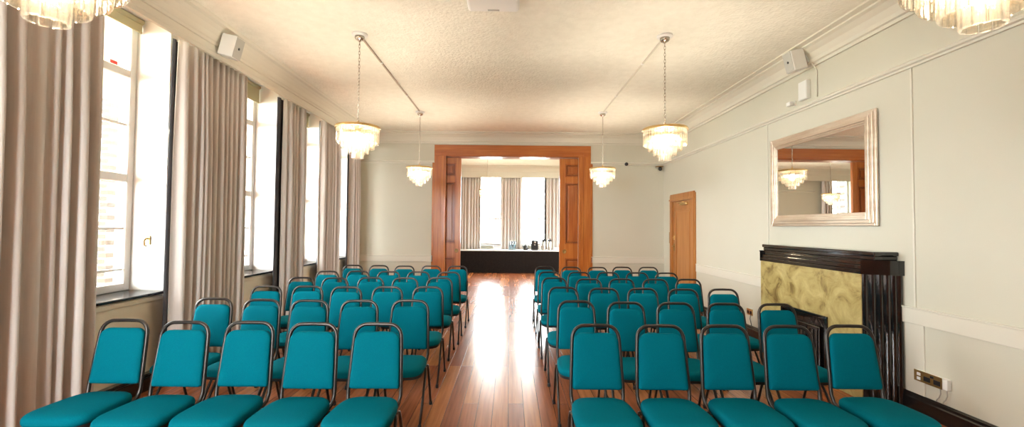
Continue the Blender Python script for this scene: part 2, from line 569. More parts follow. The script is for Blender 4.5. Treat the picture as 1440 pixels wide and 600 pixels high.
# chair rails: flat boards
FP0, FP1 = 3.905, 5.75          # fireplace along the wall
CR = [(0, 0.744), (0.020, 0.744), (0.022, 0.75), (0.022, 0.872), (0.028, 0.878), (0.028, 0.888), (0, 0.888)]
for (a, b) in ((YN, FP0+0.02), (FP1, 8.235)):
    bm = B(); extrude_profile(bm, CR, a, b, lambda u, t, z: (XR-u, t, z)); trim(bm, 'trim')
for (x0, x1) in ((XL, -1.74), (1.85, XR)):
    bm = B(); extrude_profile(bm, CR, x0, x1, lambda u, t, z: (t, YB-u, z)); trim(bm, 'trim')
# stiles on the fireplace wall
for y in (3.805, 5.955):
    bm = B(); box(bm, XR-0.010, XR, y-0.016, y, 0.888, 2.966, 0.003); trim(bm, 'trim')
for (y0, y1) in ((3.72, 3.90),):
    bm = B(); box(bm, XR-0.008, XR, y0, y1, 0.15, 0.746, 0.003); trim(bm, 'trim')
# skirtings
SK = [(0, 0), (0.030, 0), (0.030, 0.112), (0.022, 0.122), (0.020, 0.142), (0.008, 0.155), (0, 0.155)]
bm = B()
for (a, b) in ((YN, FP0+0.02), (FP1, 8.23), (9.58, YB)):
    extrude_profile(bm, SK, a, b, lambda u, t, z: (XR-u, t, z))
struct('baseboard_right', bm, 'black_paint')
bm = B()
for (x0, x1) in ((XL, -1.74), (1.85, XR)):
    extrude_profile(bm, SK, x0, x1, lambda u, t, z: (t, YB-u, z))
struct('baseboard_back', bm, 'black_paint')

# ---- big opening: casing, stepped architrave
ox0, ox1, oz = -1.722, 1.831, 3.395
bm = B()
for (a, b, sgn) in ((ox0, OX0+0.01, 1), (OX1-0.01, ox1, -1)):
    box(bm, a, b, YB-0.030, YB, 0, oz, 0.006)
    inner0, inner1 = (b-0.115, b) if sgn > 0 else (a, a+0.115)
    box(bm, inner0, inner1, YB-0.046, YB-0.028, 0, OZ+0.10, 0.006)
    inner0, inner1 = (b-0.05, b) if sgn > 0 else (a, a+0.05)
    box(bm, inner0, inner1, YB-0.060, YB-0.044, 0, OZ+0.035, 0.006)
    foot0, foot1 = (a-0.045, a) if sgn > 0 else (b, b+0.045)
    box(bm, foot0, foot1, YB-0.022, YB, 0, 3.0, 0.006)
    box(bm, a, b, YB, YB+SL, 0, OZ) if False else None
struct('trim_40', bm, 'oak')
bm = B()
box(bm, ox0, ox1, YB-0.032, YB-0.002, OZ-0.005, oz, 0.006)
box(bm, OX0-0.105, OX1+0.105, YB-0.048, YB-0.03, OZ-0.005, OZ+0.10, 0.006)
box(bm, OX0-0.04, OX1+0.04, YB-0.062, YB-0.046, OZ-0.005, OZ+0.035, 0.006)
box(bm, OX0, OX1, YB, YB2, OZ-0.012, OZ+0.02)
struct('trim_41', bm, 'oak_h')
# far face jamb liners
bm = B()
for (a, b) in ((OX0-0.005, OX0+0.012), (OX1-0.012, OX1+0.005)):
    box(bm, a, b, YB+SL+0.08, YB2+0.02, 0, OZ-0.012)
struct('trim_42', bm, 'oak')

# ---- sliding leaves half drawn into their pockets
def leaf(name, x_in, x_out, label, knobx):
    t = thing(name, label, 'door', ((x_in+x_out)/2, YB+SL+0.04, 0))
    t['kind'] = 'structure'
    cx = (x_in+x_out)/2
    def bx(bm, a, b, y0, y1, z0, z1, bev=0.004):
        box(bm, min(a, b)-cx, max(a, b)-cx, y0, y1, z0, z1, bev)
    sg = 1 if x_out > x_in else -1
    st = 0.125                              # meeting stile
    zb = [(0.22, 0.84), (1.165, 2.565), (2.70, 3.00)]
    H = 3.125
    bm = B()
    bx(bm, x_in, x_in+sg*st, -0.032, 0.032, 0.012, H)
    bx(bm, x_out-sg*st, x_out, -0.032, 0.032, 0.012, H)
    prev = 0.012
    for (z0, z1) in zb + [(H, H)]:
        bx(bm, x_in+sg*st, x_out-sg*st, -0.032, 0.032, prev, z0); prev = z1
    obj('door_frame', bm, 'oak', t)
    # panels: raised field inside a bolection
    full0, full1 = x_in+sg*st, x_out-sg*st
    for (z0, z1) in zb:
        bm = B()
        bx(bm, full0, full1, -0.006, 0.006, z0, z1, 0.0)
        for yy in ((-0.034, -0.006), (0.006, 0.034)):
            bx(bm, full0, full0+sg*0.028, yy[0], yy[1], z0, z1); bx(bm, full1-sg*0.028, full1, yy[0], yy[1], z0, z1)
            bx(bm, full0, full1, yy[0], yy[1], z0, z0+0.028); bx(bm, full0, full1, yy[0], yy[1], z1-0.028, z1)
            pass
        pn = obj('door_panel', bm, 'oak_panel', t)
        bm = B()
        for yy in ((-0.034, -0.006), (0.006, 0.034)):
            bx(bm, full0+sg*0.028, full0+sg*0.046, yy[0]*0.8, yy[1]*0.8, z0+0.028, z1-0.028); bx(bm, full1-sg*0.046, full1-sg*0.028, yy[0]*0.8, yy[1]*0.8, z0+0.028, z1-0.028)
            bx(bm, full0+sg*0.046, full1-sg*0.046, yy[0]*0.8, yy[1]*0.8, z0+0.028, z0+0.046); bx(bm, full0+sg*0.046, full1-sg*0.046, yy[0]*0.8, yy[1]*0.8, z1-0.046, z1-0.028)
        obj('groove_shade_moulding', bm, 'oak_groove_shade', pn, 'moulding darkened for groove shade and dirt round the panel')  # carries the panel groove's shade and dirt as colour
        bm = B()
        for yy in ((-0.034, -0.006), (0.006, 0.034)):
            q0, q1 = (yy[0]+0.006, yy[1]) if yy[0] < 0 else (yy[0], yy[1]-0.006)
            bx(bm, full0+sg*0.070, full1-sg*0.070, q0, q1, z0+0.070, z1-0.070, 0.010)
        obj('panel_field', bm, 'oak_panel', pn)
    for ys in (-1, 1):
        bm = B()
        lathe(bm, [(0.046, 0.0), (0.048, 0.004*ys), (0.040, 0.009*ys), (0.032, 0.009*ys), (0.028, 0.004*ys), (0.0005, 0.003*ys)], 20, (knobx-cx, ys*0.0325, 0.992), 'y')
        obj('pull', bm, 'antique_brass', t, 'round brass flush pull')
    return t
leaf('door_1', -1.128, -2.30, 'panelled oak sliding leaf drawn out of the pocket on the window side', -1.212)
leaf('door_2', 1.139, 2.32, 'panelled oak sliding leaf drawn out of the pocket on the fireplace side', 1.253)

# ---- side door on the fireplace wall
t = thing('door_3', 'oak service door with brass closer beside the fireplace wall corner', 'door', (XR, (DY0+DY1)/2, 0))
t['kind'] = 'structure'
yc = (DY0+DY1)/2
def by(bm, x0, x1, y0, y1, z0, z1, bev=0.004):
    box(bm, x0-XR, x1-XR, y0-yc, y1-yc, z0, z1, bev)
bm = B()
for (a, b) in ((8.262, DY0+0.02), (DY1-0.02, 9.560)):
    by(bm, XR-0.028, XR+0.0, a, b, 0, 2.235)
    by(bm, XR-0.040, XR-0.026, a+0.03, b-0.03, 0, 2.18)
by(bm, XR-0.034, XR-0.0, 8.30, 9.522, DZ-0.02, 2.262)
by(bm, XR-0.046, XR-0.03, 8.262, 9.56, DZ-0.005, DZ+0.03)
by(bm, XR+0.0, XR+0.12, DY0, DY0+0.02, 0, DZ, 0); by(bm, XR+0.0, XR+0.12, DY1-0.02, DY1, 0, DZ, 0)
by(bm, XR+0.0, XR+0.12, DY0, DY1, DZ-0.02, DZ, 0)
obj('door_casing', bm, 'oak_door', t)
bm = B()
L0, L1 = DY0+0.024, DY1-0.024
by(bm, XR+0.012, XR+0.052, L0, L1, 0.008, DZ-0.024)
by(bm, XR+0.002, XR+0.014, L0, L0+0.15, 0.008, DZ-0.024); by(bm, XR+0.002, XR+0.014, L1-0.15, L1, 0.008, DZ-0.024)
by(bm, XR+0.002, XR+0.014, L0+0.15, L1-0.15, DZ-0.19, DZ-0.024); by(bm, XR+0.002, XR+0.014, L0+0.15, L1-0.15, 0.008, 0.25)

lf = obj('door_leaf', bm, 'oak_door', t)
for (z0, z1) in ((0.25, DZ-0.19),):
    bm = B()
    a0, a1 = L0+0.15, L1-0.15
    frame_rect(bm, a0, a1, z0, z1, 0.022, lambda p, q, r, u: by(bm, XR-0.002, XR+0.013, p, q, r, u))
    by(bm, XR+0.006, XR+0.013, a0+0.06, a1-0.06, z0+0.06, z1-0.06, 0.004)
    obj('door_panel', bm, 'oak_door', lf)
bm = B()
by(bm, XR-0.052, XR+0.002, 8.62, 8.95, 2.015, 2.065, 0.010)
by(bm, XR-0.035, XR-0.018, 8.78, 9.15, 2.069, 2.082, 0.003)
by(bm, XR-0.06, XR-0.03, 8.80, 8.84, 2.064, 2.085, 0.003)
obj('door_closer', bm, 'brass', t, 'brass overhead closer')
bm = B(); by(bm, XR-0.006, XR+0.003, 9.335, 9.405, 1.30, 1.39, 0.004); tube(bm, [(0.0, 9.37-yc, 1.345), (-0.02, 9.37-yc, 1.345)], 0.022, 12)
obj('lock', bm, 'brass', t, 'brass night latch')
bm = B()
by(bm, XR-0.006, XR+0.003, 9.34, 9.40, 1.07, 1.22, 0.004)
tube(bm, [(0.0, 9.37-yc, 1.165), (-0.045, 9.37-yc, 1.165), (-0.052, 9.34-yc, 1.165), (-0.052, 9.25-yc, 1.163)], 0.010, 8)
obj('door_handle', bm, 'antique_brass', t, 'brass lever handle')
bm = B(); box(bm, XR-0.012, XR, 9.572, 9.642, 1.22, 1.46, 0.004)
tag(obj('key_switch', bm, 'antique_brass'), 'slim dark brass wall plate beside the service door casing', 'switch')

# ---- windows of the long wall
def sash_window(n, a, b):
    f = B()
    W = 0.075
    X0, X1 = XG-0.035, XG+0.03
    def put(y0, y1, z0, z1): box(f, X0, X1, y0, y1, z0, z1, 0.006, 1)
    frame_rect(f, a, b, ZS+0.026, ZH, W, put)
    put(a+W, b-W, 1.955, 2.035); put(a+W, b-W, 2.985, 3.06)
    ym = (a+b)/2
    if b-a > 1.3:
        put(ym-0.035, ym+0.035, ZS+0.10, ZH-W)
        vs = [a+W+(ym-0.035-a-W)*0.5, ym+0.035+(b-W-ym-0.035)*0.5]
    else:
        vs = [a+(b-a)/3, a+2*(b-a)/3]
    for v in vs: box(f, XG-0.015, XG+0.012, v-0.011, v+0.011, ZS+0.10, ZH-W)
    for z in (1.10, 1.50, 2.52): box(f, XG-0.014, XG+0.011, a+W, b-W, z-0.011, z+0.011)
    o = struct('window_%d' % n, f, 'white')
    g = B(); box(g, XG-0.004, XG+0.002, a+W-0.005, b-W+0.005, ZS+0.09, ZH-W+0.005)
    obj('window_glass', g, 'glass', o)
    portal('window_light_%d' % n, (XL-0.52, (a+b)/2, (ZS+ZH)/2), (0, -PI/2, 0), ZH-ZS, b-a)
for i, (a, b) in enumerate(WIN): sash_window(i+1, a, b)

def far_window(n, a, b):
    f = B(); Y0, Y1 = YF+0.14, YF+0.20
    def put(x0, x1, z0, z1): box(f, x0, x1, Y0, Y1, z0, z1, 0.006, 1)
    frame_rect(f, a, b, FZ0, FZ1, 0.06, put)
    zm = 1.83
    put(a+0.06, b-0.06, zm-0.03, zm+0.03)
    for x in (a+(b-a)/3, a+2*(b-a)/3): box(f, x-0.01, x+0.01, Y0+0.02, Y1-0.015, FZ0+0.06, FZ1-0.06)
    for z in (1.36, 2.3, 2.8): box(f, a+0.06, b-0.06, Y0+0.02, Y1-0.015, z-0.01, z+0.01)
    box(f, a-0.03, b+0.03, YF-0.04, YF+0.15, FZ0-0.03, FZ0, 0.006, 1)
    o = struct('window_%d' % n, f, 'white')
    g = B(); box(g, a+0.055, b-0.055, Y0+0.028, Y0+0.034, FZ0+0.055, FZ1-0.055)
    obj('window_glass', g, 'glass', o)
    portal('window_light_%d' % n, ((a+b)/2, YF+0.32, (FZ0+FZ1)/2), (-PI/2, 0, 0), b-a, FZ1-FZ0)
for i, (a, b) in enumerate(FWIN): far_window(len(WIN)+1+i, a, b)

def added_front_window(n, a, b):  # unseen window, added as fill from behind the camera
    f = B()
    def put(x0, x1, z0, z1): box(f, x0, x1, YN-0.15, YN-0.09, z0, z1, 0.006, 1)
    frame_rect(f, a, b, NZ0, NZ1, 0.06, put)
    put(a+0.06, b-0.06, 2.0, 2.06); put((a+b)/2-0.02, (a+b)/2+0.02, NZ0+0.06, NZ1-0.06)
    o = struct('window_%d' % n, f, 'white')
    g = B(); box(g, a+0.055, b-0.055, YN-0.122, YN-0.117, NZ0+0.055, NZ1-0.055)
    obj('window_glass', g, 'glass', o)
    portal('window_light_%d' % n, ((a+b)/2, YN-0.22, (NZ0+NZ1)/2), (PI/2, 0, 0), b-a, NZ1-NZ0)
for i, (a, b) in enumerate(NWIN_ADDED): added_front_window(len(WIN)+len(FWIN)+1+i, a, b)

def added_side_window(n, a, b):  # unseen window, added to brighten the far room
    f = B()
    def put(y0, y1, z0, z1): box(f, FXR+0.14, FXR+0.20, y0, y1, z0, z1, 0.006, 1)
    frame_rect(f, a, b, 0.9, 3.36, 0.06, put)
    put(a+0.06, b-0.06, 2.0, 2.06); put((a+b)/2-0.02, (a+b)/2+0.02, 0.96, 3.30)
    o = struct('window_%d' % n, f, 'white')
    g = B(); box(g, FXR+0.168, FXR+0.173, a+0.055, b-0.055, 0.955, 3.305)
    obj('window_glass', g, 'glass', o)
    portal('window_light_%d' % n, (FXR+0.32, (a+b)/2, 2.13), (0, PI/2, 0), 2.46, b-a)
for i, (a, b) in enumerate(SWIN_ADDED): added_side_window(len(WIN)+len(FWIN)+len(NWIN_ADDED)+1+i, a, b)

# ---- outdoors
bm = B(); box(bm, -60, 60, -40, 60, -4.2, -4.0); struct('ground', bm, 'ground')
bm = B(); box(bm, -15, -11.5, 12.65, 24, -4.0, 9.0)
bo = struct('wall_neighbour', bm, 'brick')

# ============================================================ FIREPLACE
PX = 3.21                                   # front plane of the marble
t = thing('fireplace', 'black stepped fireplace with honey marble front against the side wall', 'fireplace', (XR, 4.83, 0))
fy = 4.83
def fb(bm, x0, x1, y0, y1, z0, z1, bev=0.004): box(bm, x0-XR, x1-XR, y0-fy, y1-fy, z0, z1, bev)
p0, p1 = 4.026, 5.634                       # marble from/to
o0, o1, ozt = 4.45, 5.21, 0.67              # fire opening
bm = B()
fb(bm, PX, PX+0.05, p0, o0, 0.0, 1.145, 0.002); fb(bm, PX, PX+0.05, o1, p1, 0.0, 1.145, 0.002); fb(bm, PX, PX+0.05, o0, o1, ozt, 1.145, 0.002)
obj('marble_front', bm, 'stone', t, 'mottled honey marble slab')
bm = B()
fb(bm, PX-0.012, PX+0.05, o0, o0+0.035, 0.03, ozt); fb(bm, PX-0.012, PX+0.05, o1-0.035, o1, 0.03, ozt); fb(bm, PX-0.012, PX+0.05, o0+0.035, o1-0.035, ozt-0.035, ozt)
fb(bm, PX+0.02, PX+0.04, o0+0.03, o1-0.03, 0.0, ozt-0.03, 0)
fb(bm, PX-0.006, PX+0.02, o0+0.12, o1-0.12, 0.03, ozt-0.13, 0.008)
for k in range(9):
    yy = o0+0.15+k*(o1-o0-0.30)/8
    fb(bm, PX-0.014, PX, yy-0.006, yy+0.006, 0.06, ozt-0.17, 0.002)
obj('firebox', bm, 'lacquer', t, 'glossy black fire insert')
# fluted curved corner columns
def pillar(y_front, y_wall):
    bm = B()
    n = 60
    base = []
    for i in range(n+1):
        u = i/n
        ang = u*PI/2
        x = PX + (XR-PX)*(1-math.cos(ang)) if False else PX + (XR-PX)*u
        yb = y_front + (y_wall-y_front)*math.sin(ang)
        fl = 0.012*abs(math.sin(u*PI*6))
        sgn = 1 if y_wall > y_front else -1
        base.append((x, yb + sgn*(fl-0.012)))
    lo = [bm.verts.new((x-XR, y-fy, 0.0)) for x, y in base]
    hi = [bm.verts.new((x-XR, y-fy, 1.145)) for x, y in base]
    for i in range(n):
        f = bm.faces.new((lo[i], lo[i+1], hi[i+1], hi[i])); f.smooth = False
    c0 = bm.verts.new((0, y_front-fy, 0)); c1 = bm.verts.new((0, y_front-fy, 1.145))
    bm.faces.new(lo + [c0]); bm.faces.new(hi + [c1])
    bm.faces.new((lo[0], hi[0], c1, c0)); bm.faces.new((lo[-1], hi[-1], c1, c0))
    obj('fluted_column', bm, 'lacquer', t)
    # capital band over the flutes
    bm = B()
    sgn = 1 if y_wall > y_front else -1
    ring = []
    for i in range(25):
        u = i/24
        ring.append((PX-0.006+(XR-PX+0.006)*u, y_front+(y_wall-y_front)*math.sin(u*PI/2)+sgn*0.006))
    ring += [(XR, y_front)]
    if sgn < 0: pass
    A = [bm.verts.new((x-XR, y-fy, 1.145)) for x, y in ring]; Bv = [bm.verts.new((x-XR, y-fy, 1.262)) for x, y in ring]
    m_ = len(ring)
    for i in range(m_): bm.faces.new((A[i], A[(i+1) % m_], Bv[(i+1) % m_], Bv[i]))
    bm.faces.new(A); bm.faces.new(Bv)
    # thin top ledge
    C0 = [bm.verts.new((x-XR-0.004, y-fy+sgn*0.006, 1.262)) for x, y in ring]; C1 = [bm.verts.new((x-XR-0.004, y-fy+sgn*0.006, 1.276)) for x, y in ring]
    for i in range(m_): bm.faces.new((C0[i], C0[(i+1) % m_], C1[(i+1) % m_], C1[i]))
    bm.faces.new(C0); bm.faces.new(C1)
    obj('column_capital', bm, 'lacquer', t)
pillar(p0, FP0)
pillar(p1, FP1)
bm = B()
fb(bm, PX-0.006, XR, p0, p1, 1.145, 1.185, 0.004)
fb(bm, PX+0.012, XR, p0, p1, 1.185, 1.225, 0.006)
fb(bm, PX+0.030, XR, p0, p1, 1.225, 1.262, 0.006)
fb(bm, PX+0.030, XR, p0, p1, 1.262, 1.276, 0.003)
obj('frieze', bm, 'lacquer', t)
bm = B()
fb(bm, PX+0.075, XR, 3.965, 5.70, 1.276, 1.312, 0.006)
fb(bm, PX+0.062, XR, 3.95, 5.715, 1.312, 1.352, 0.010)
obj('mantel_shelf', bm, 'lacquer', t)
bm = B()
fb(bm, PX+0.05, XR, p0, p1, 0.0, 1.145, 0.0)
obj('body', bm, 'lacquer', t)

# ============================================================ MIRROR
t = thing('wall_mirror', 'large mirror in a stepped champagne frame above the fireplace', 'mirror', (XR-0.004, 4.983, 1.586))
mw, mh = 1.672, 1.124
t.rotation_euler = (0, 0, math.radians(0.55))
steps = [(0.0, 0.030, 0.022), (0.026, 0.066, 0.036), (0.060, 0.098, 0.048), (0.092, 0.118, 0.034), (0.114, 0.136, 0.024)]
bm = B()
for (i0, i1, d) in steps:
    def put(a0, a1, b0, b1, d=d): box(bm, -d-0.012, -0.012, a0, a1, b0, b1, 0.005)
    frame_rect(bm, -mw/2+i0, mw/2-i0, i0, mh-i0, i1-i0, put)
obj('mirror_frame', bm, 'champagne', t)
bm = B(); box(bm, -0.026, -0.014, -mw/2+0.125, mw/2-0.125, 0.125, mh-0.125)
obj('mirror_glass', bm, 'mirror', t)
bm = B(); box(bm, -0.012, -0.010, -mw/2+0.02, mw/2-0.02, 0.02, mh-0.02)
obj('back_board', bm, 'black_plastic', t)

# ============================================================ CHAIRS
def seat_outline(s, n=44):
    pts = []
    for k in range(n):
        a = 2*PI*k/n
        ca, sa = math.cos(a), math.sin(a)
        e = 0.50
        x = math.copysign(abs(ca)**e, ca)
        y = math.copysign(abs(sa)**e, sa)
        wx = 0.206 * (1 - 0.115*(y+1)/2 - 0.02*y*y)
        pts.append((x*wx*s, -0.030 + y*0.222*s))
    return pts

def loft(bm, rings, close_top, close_bot=True):
    V = [[bm.verts.new(p) for p in r] for r in rings]
    n = len(V[0])
    for A, Bq in zip(V, V[1:]):
        for k in range(n):
            f = bm.faces.new((A[k], A[(k+1) % n], Bq[(k+1) % n], Bq[k])); f.smooth = True
    if close_bot: bm.faces.new(V[0][::-1]).smooth = True
    if close_top is not None:
        cv = bm.verts.new(close_top)
        for k in range(n):
            f = bm.faces.new((V[-1][k], V[-1][(k+1) % n], cv)); f.smooth = True

SZ = 0.452     # seat top
def back_pt(x, z):
    """point on the reclined back plane"""
    y = 0.195 + (z-0.45)*(0.268-0.195)/(0.887-0.45)
    return Vector((x, y, z))

chair = thing('stacking_chair', 'x', 'chair')
bm = B()
rings = []
for (sc, z) in ((0.93, SZ-0.066), (0.985, SZ-0.058), (1.0, SZ-0.044), (0.995, SZ-0.030), (0.97, SZ-0.018), (0.92, SZ-0.009), (0.78, SZ-0.002), (0.5, SZ+0.004), (0.25, SZ+0.006)):
    rings.append([(x, y, z) for x, y in seat_outline(sc)])
loft(bm, rings, (0, -0.03, SZ+0.0065))
obj('seat', bm, 'teal', chair)
bm = B()
loft(bm, [[(x, y, z) for x, y in seat_outline(sc)] for sc, z in ((0.90, SZ-0.088), (0.95, SZ-0.084), (0.95, SZ-0.064))], None)
tube(bm, [(-0.175, 0.055, SZ-0.085), (0.175, 0.055, SZ-0.085)], 0.010, 8)
tube(bm, [(-0.17, 0.12, SZ-0.085), (0.17, 0.12, SZ-0.085)], 0.010, 8)
obj('seat_pan', bm, 'rubber', chair)
# backrest pad between the tubes
def pad_outline(grow, n_c=8):
    zb, zt = 0.487, 0.840
    hb, ht = 0.162+grow, 0.149+grow
    zb -= grow; zt += grow
    pts = []
    r = 0.062
    rb = 0.016
    # go round: bottom left -> bottom right -> top right -> top left
    def hw(z): return hb + (ht-hb)*(z-zb)/(zt-zb)
    for k in range(n_c+1):
        a = -PI/2 + PI/2*k/n_c
        pts.append((hw(zb)-rb+rb*math.cos(a), zb+rb+rb*math.sin(a)))
    for k in range(n_c+1):
        a = PI/2*k/n_c
        pts.append((hw(zt)-r+r*math.cos(a), zt-r+r*math.sin(a)))
    L_ = [(-x, z) for x, z in reversed(pts)]
    return pts + L_
def pad_ring(grow, off):
    nrm = Vector((0, 0.437, -0.073)).normalized()   # rear normal of the back plane
    r = []
    for x, z in pad_outline(grow):
        p = back_pt(x, z) - nrm*off
        # slight wrap-around concavity
        p.y += -0.010*(x/0.17)**2
        r.append(tuple(p))
    return r
bm = B()
prof = [(-0.030, -0.022), (-0.008, -0.022), (0.0, -0.014), (0.0, 0.008), (-0.006, 0.017), (-0.020, 0.023), (-0.05, 0.0265), (-0.09, 0.028)]
rings = [pad_ring(g, o) for g, o in prof[:-2]]
inner = pad_ring(-0.020, 0.0)
ctr = sum((Vector(p) for p in inner), Vector())/len(inner)
nrm_ = Vector((0, 0.437, -0.073)).normalized()
for f_, o_ in ((0.93, 0.0255), (0.75, 0.028), (0.5, 0.0295), (0.25, 0.0305)):
    rings.append([tuple(ctr + (Vector(p)-ctr)*f_ - nrm_*o_) for p in inner])
loft(bm, rings, tuple(ctr - nrm_*0.031 + Vector((0, 0.002, 0))))
obj('backrest', bm, 'teal', chair)
# back frame: one bent tube
pts = []
def arc_top():
    out = []
    hw0, ht, r = 0.1715, 0.156, 0.080
    zt = 0.887
    out += [Vector((hw0-0.020, 0.085, SZ-0.078)), Vector((hw0-0.014, 0.145, SZ-0.074)), Vector((hw0-0.006, 0.180, SZ-0.050)), Vector((hw0, 0.196, SZ-0.005)), back_pt(hw0, 0.49), back_pt(hw0-0.004, 0.58), back_pt(ht+0.006, 0.72), back_pt(ht+0.001, zt-r)]
    for k in range(1, 8):
        a = PI/2*k/7
        out.append(back_pt(ht-r+r*math.cos(a), zt-r+r*math.sin(a)))
    return out
half = arc_top()
pts = half + [back_pt(0.0, 0.8885)] + [Vector((-p.x, p.y, p.z)) for p in reversed(half)]
bm = B(); tube(bm, pts, 0.0118, 9)
obj('back_frame', bm, 'metal', chair)
for sx in (1, -1):
    for rear in (0, 1):
        bm = B()
        if rear: P = [(0.170, 0.045, SZ-0.078), (0.186, 0.062, SZ-0.062), (0.190, 0.088, SZ-0.070), (0.191, 0.112, SZ-0.108), (0.192, 0.145, 0.26), (0.194, 0.236, 0.014)]
        else: P = [(0.170, 0.045, SZ-0.078), (0.184, 0.030, SZ-0.070), (0.189, 0.012, SZ-0.088), (0.190, -0.004, SZ-0.128), (0.192, -0.07, 0.24), (0.195, -0.236, 0.014)]
        tube(bm, [(sx*x, y, z) for x, y, z in P], 0.0105, 8)
        lg = obj('leg', bm, 'metal', chair)
        e = P[-1]
        bm = B(); lathe(bm, [(0.013, 0.0), (0.0145, 0.004), (0.0135, 0.030), (0.011, 0.033)], 10, (sx*e[0], e[1], 0.0))
        obj('foot_cap', bm, 'rubber', lg)
index_kids()

XCOL = {'L': [-0.875, -1.30, -1.73, -2.16, -2.60], 'R': [0.59, 1.02, 1.455, 1.88, 2.33]}
TOPY = {'L': [[2.99, 2.98, 3.01, 3.00, 3.05], [3.92, 3.89, 3.88, 3.90, 3.95], [4.79, 4.76, 4.73, 4.77, 4.76], [5.63, 5.60, 5.60, 5.54, 5.56], [6.33, 6.35, 6.36, 6.38, 6.35], [7.30, 7.31, 7.27, 7.31, 7.32]],
        'R': [[3.00, 3.00, 3.01, 3.01, 3.04], [3.95, 3.90, 3.89, 3.88, 3.88], [4.84, 4.78, 4.80, 4.77, 4.80], [5.73, 5.64, 5.67, 5.66, 5.70], [6.48, 6.47, 6.48, 6.48, 6.48], [7.35, 7.31, 7.30, 7.39, 7.38]]}
XOFF = {'L': [[0, 0, -.02, 0, -.03], [.01, -.01, .01, 0, -.02], [0, .01, .02, .01, .01], [-.015, 0, -.02, 0, .02], [.02, 0, .01, -.02, .01], [.03, .02, .02, .02, .03]],
        'R': [[-.01, 0, .005, .01, 0], [.01, .01, .005, .02, .02], [0, -.01, -.035, -.03, -.02], [-.01, -.03, -.035, -.05, -.04], [0, -.04, -.035, -.05, -.06], [0, 0, -.005, .01, -.02]]}
ROWN = ['front row', 'second row', 'third row', 'fourth row', 'fifth row', 'back row']
COLN = {'L': ['on the aisle', 'second from the aisle', 'in the middle', 'second from the windows', 'at the window end'],
        'R': ['on the aisle', 'second from the aisle', 'in the middle', 'second from the fireplace wall', 'at the fireplace wall end']}
SIDE = {'L': 'window-side block', 'R': 'fireplace-side block'}
first = True
for sd in 'LR':
    for r in range(6):
        for k in range(5):
            o = chair if first else copy_tree(chair)
            first = False
            jit = random.uniform(-1, 1)*0.7
            a = math.radians(jit)
            x = XCOL[sd][k] + XOFF[sd][r][k]*0.6
            sgx = 1 if sd == 'R' else -1
            if k: x = sgx*max(sgx*x, sgx*px_ + 0.4275)
            px_ = x
            x += 0.268*math.sin(a)*0.5
            y = TOPY[sd][r][k] - 0.268
            o.location = (x, y, 0); o.rotation_euler = (0, 0, a)
            o['label'] = 'teal padded chair %s of the %s, %s' % (COLN[sd][k], ROWN[r], SIDE[sd])
            o['category'] = 'chair'
            o['group'] = 'teal stacking chairs in rows'

# ============================================================ CHANDELIERS
TIERS = [(0.222, 40, 0.000, 0.165), (0.172, 31, 0.070, 0.222), (0.115, 20, 0.130, 0.276), (0.058, 10, 0.180, 0.328)]
def prism_mesh(h):
    bm = B()
    wd, th, ch = 0.0165, 0.0062, 0.003
    prof = [(-wd, -th+ch), (-wd+ch*1.6, -th), (wd-ch*1.6, -th), (wd, -th+ch), (wd, th-ch), (wd-ch*1.6, th), (-wd+ch*1.6, th), (-wd, th-ch)]
    rings = [[(x*0.75, y*0.75, 0) for x, y in prof], [(x, y, -0.008) for x, y in prof], [(x, y, -h+0.005) for x, y in prof], [(x*0.92, y*0.7, -h) for x, y in prof]]
    V = [[bm.verts.new(p) for p in r] for r in rings]
    for A, C in zip(V, V[1:]):
        for k in range(8): bm.faces.new((A[k], A[(k+1) % 8], C[(k+1) % 8], C[k]))
    bm.faces.new(V[0][::-1]); bm.faces.new(V[-1])
    return bm

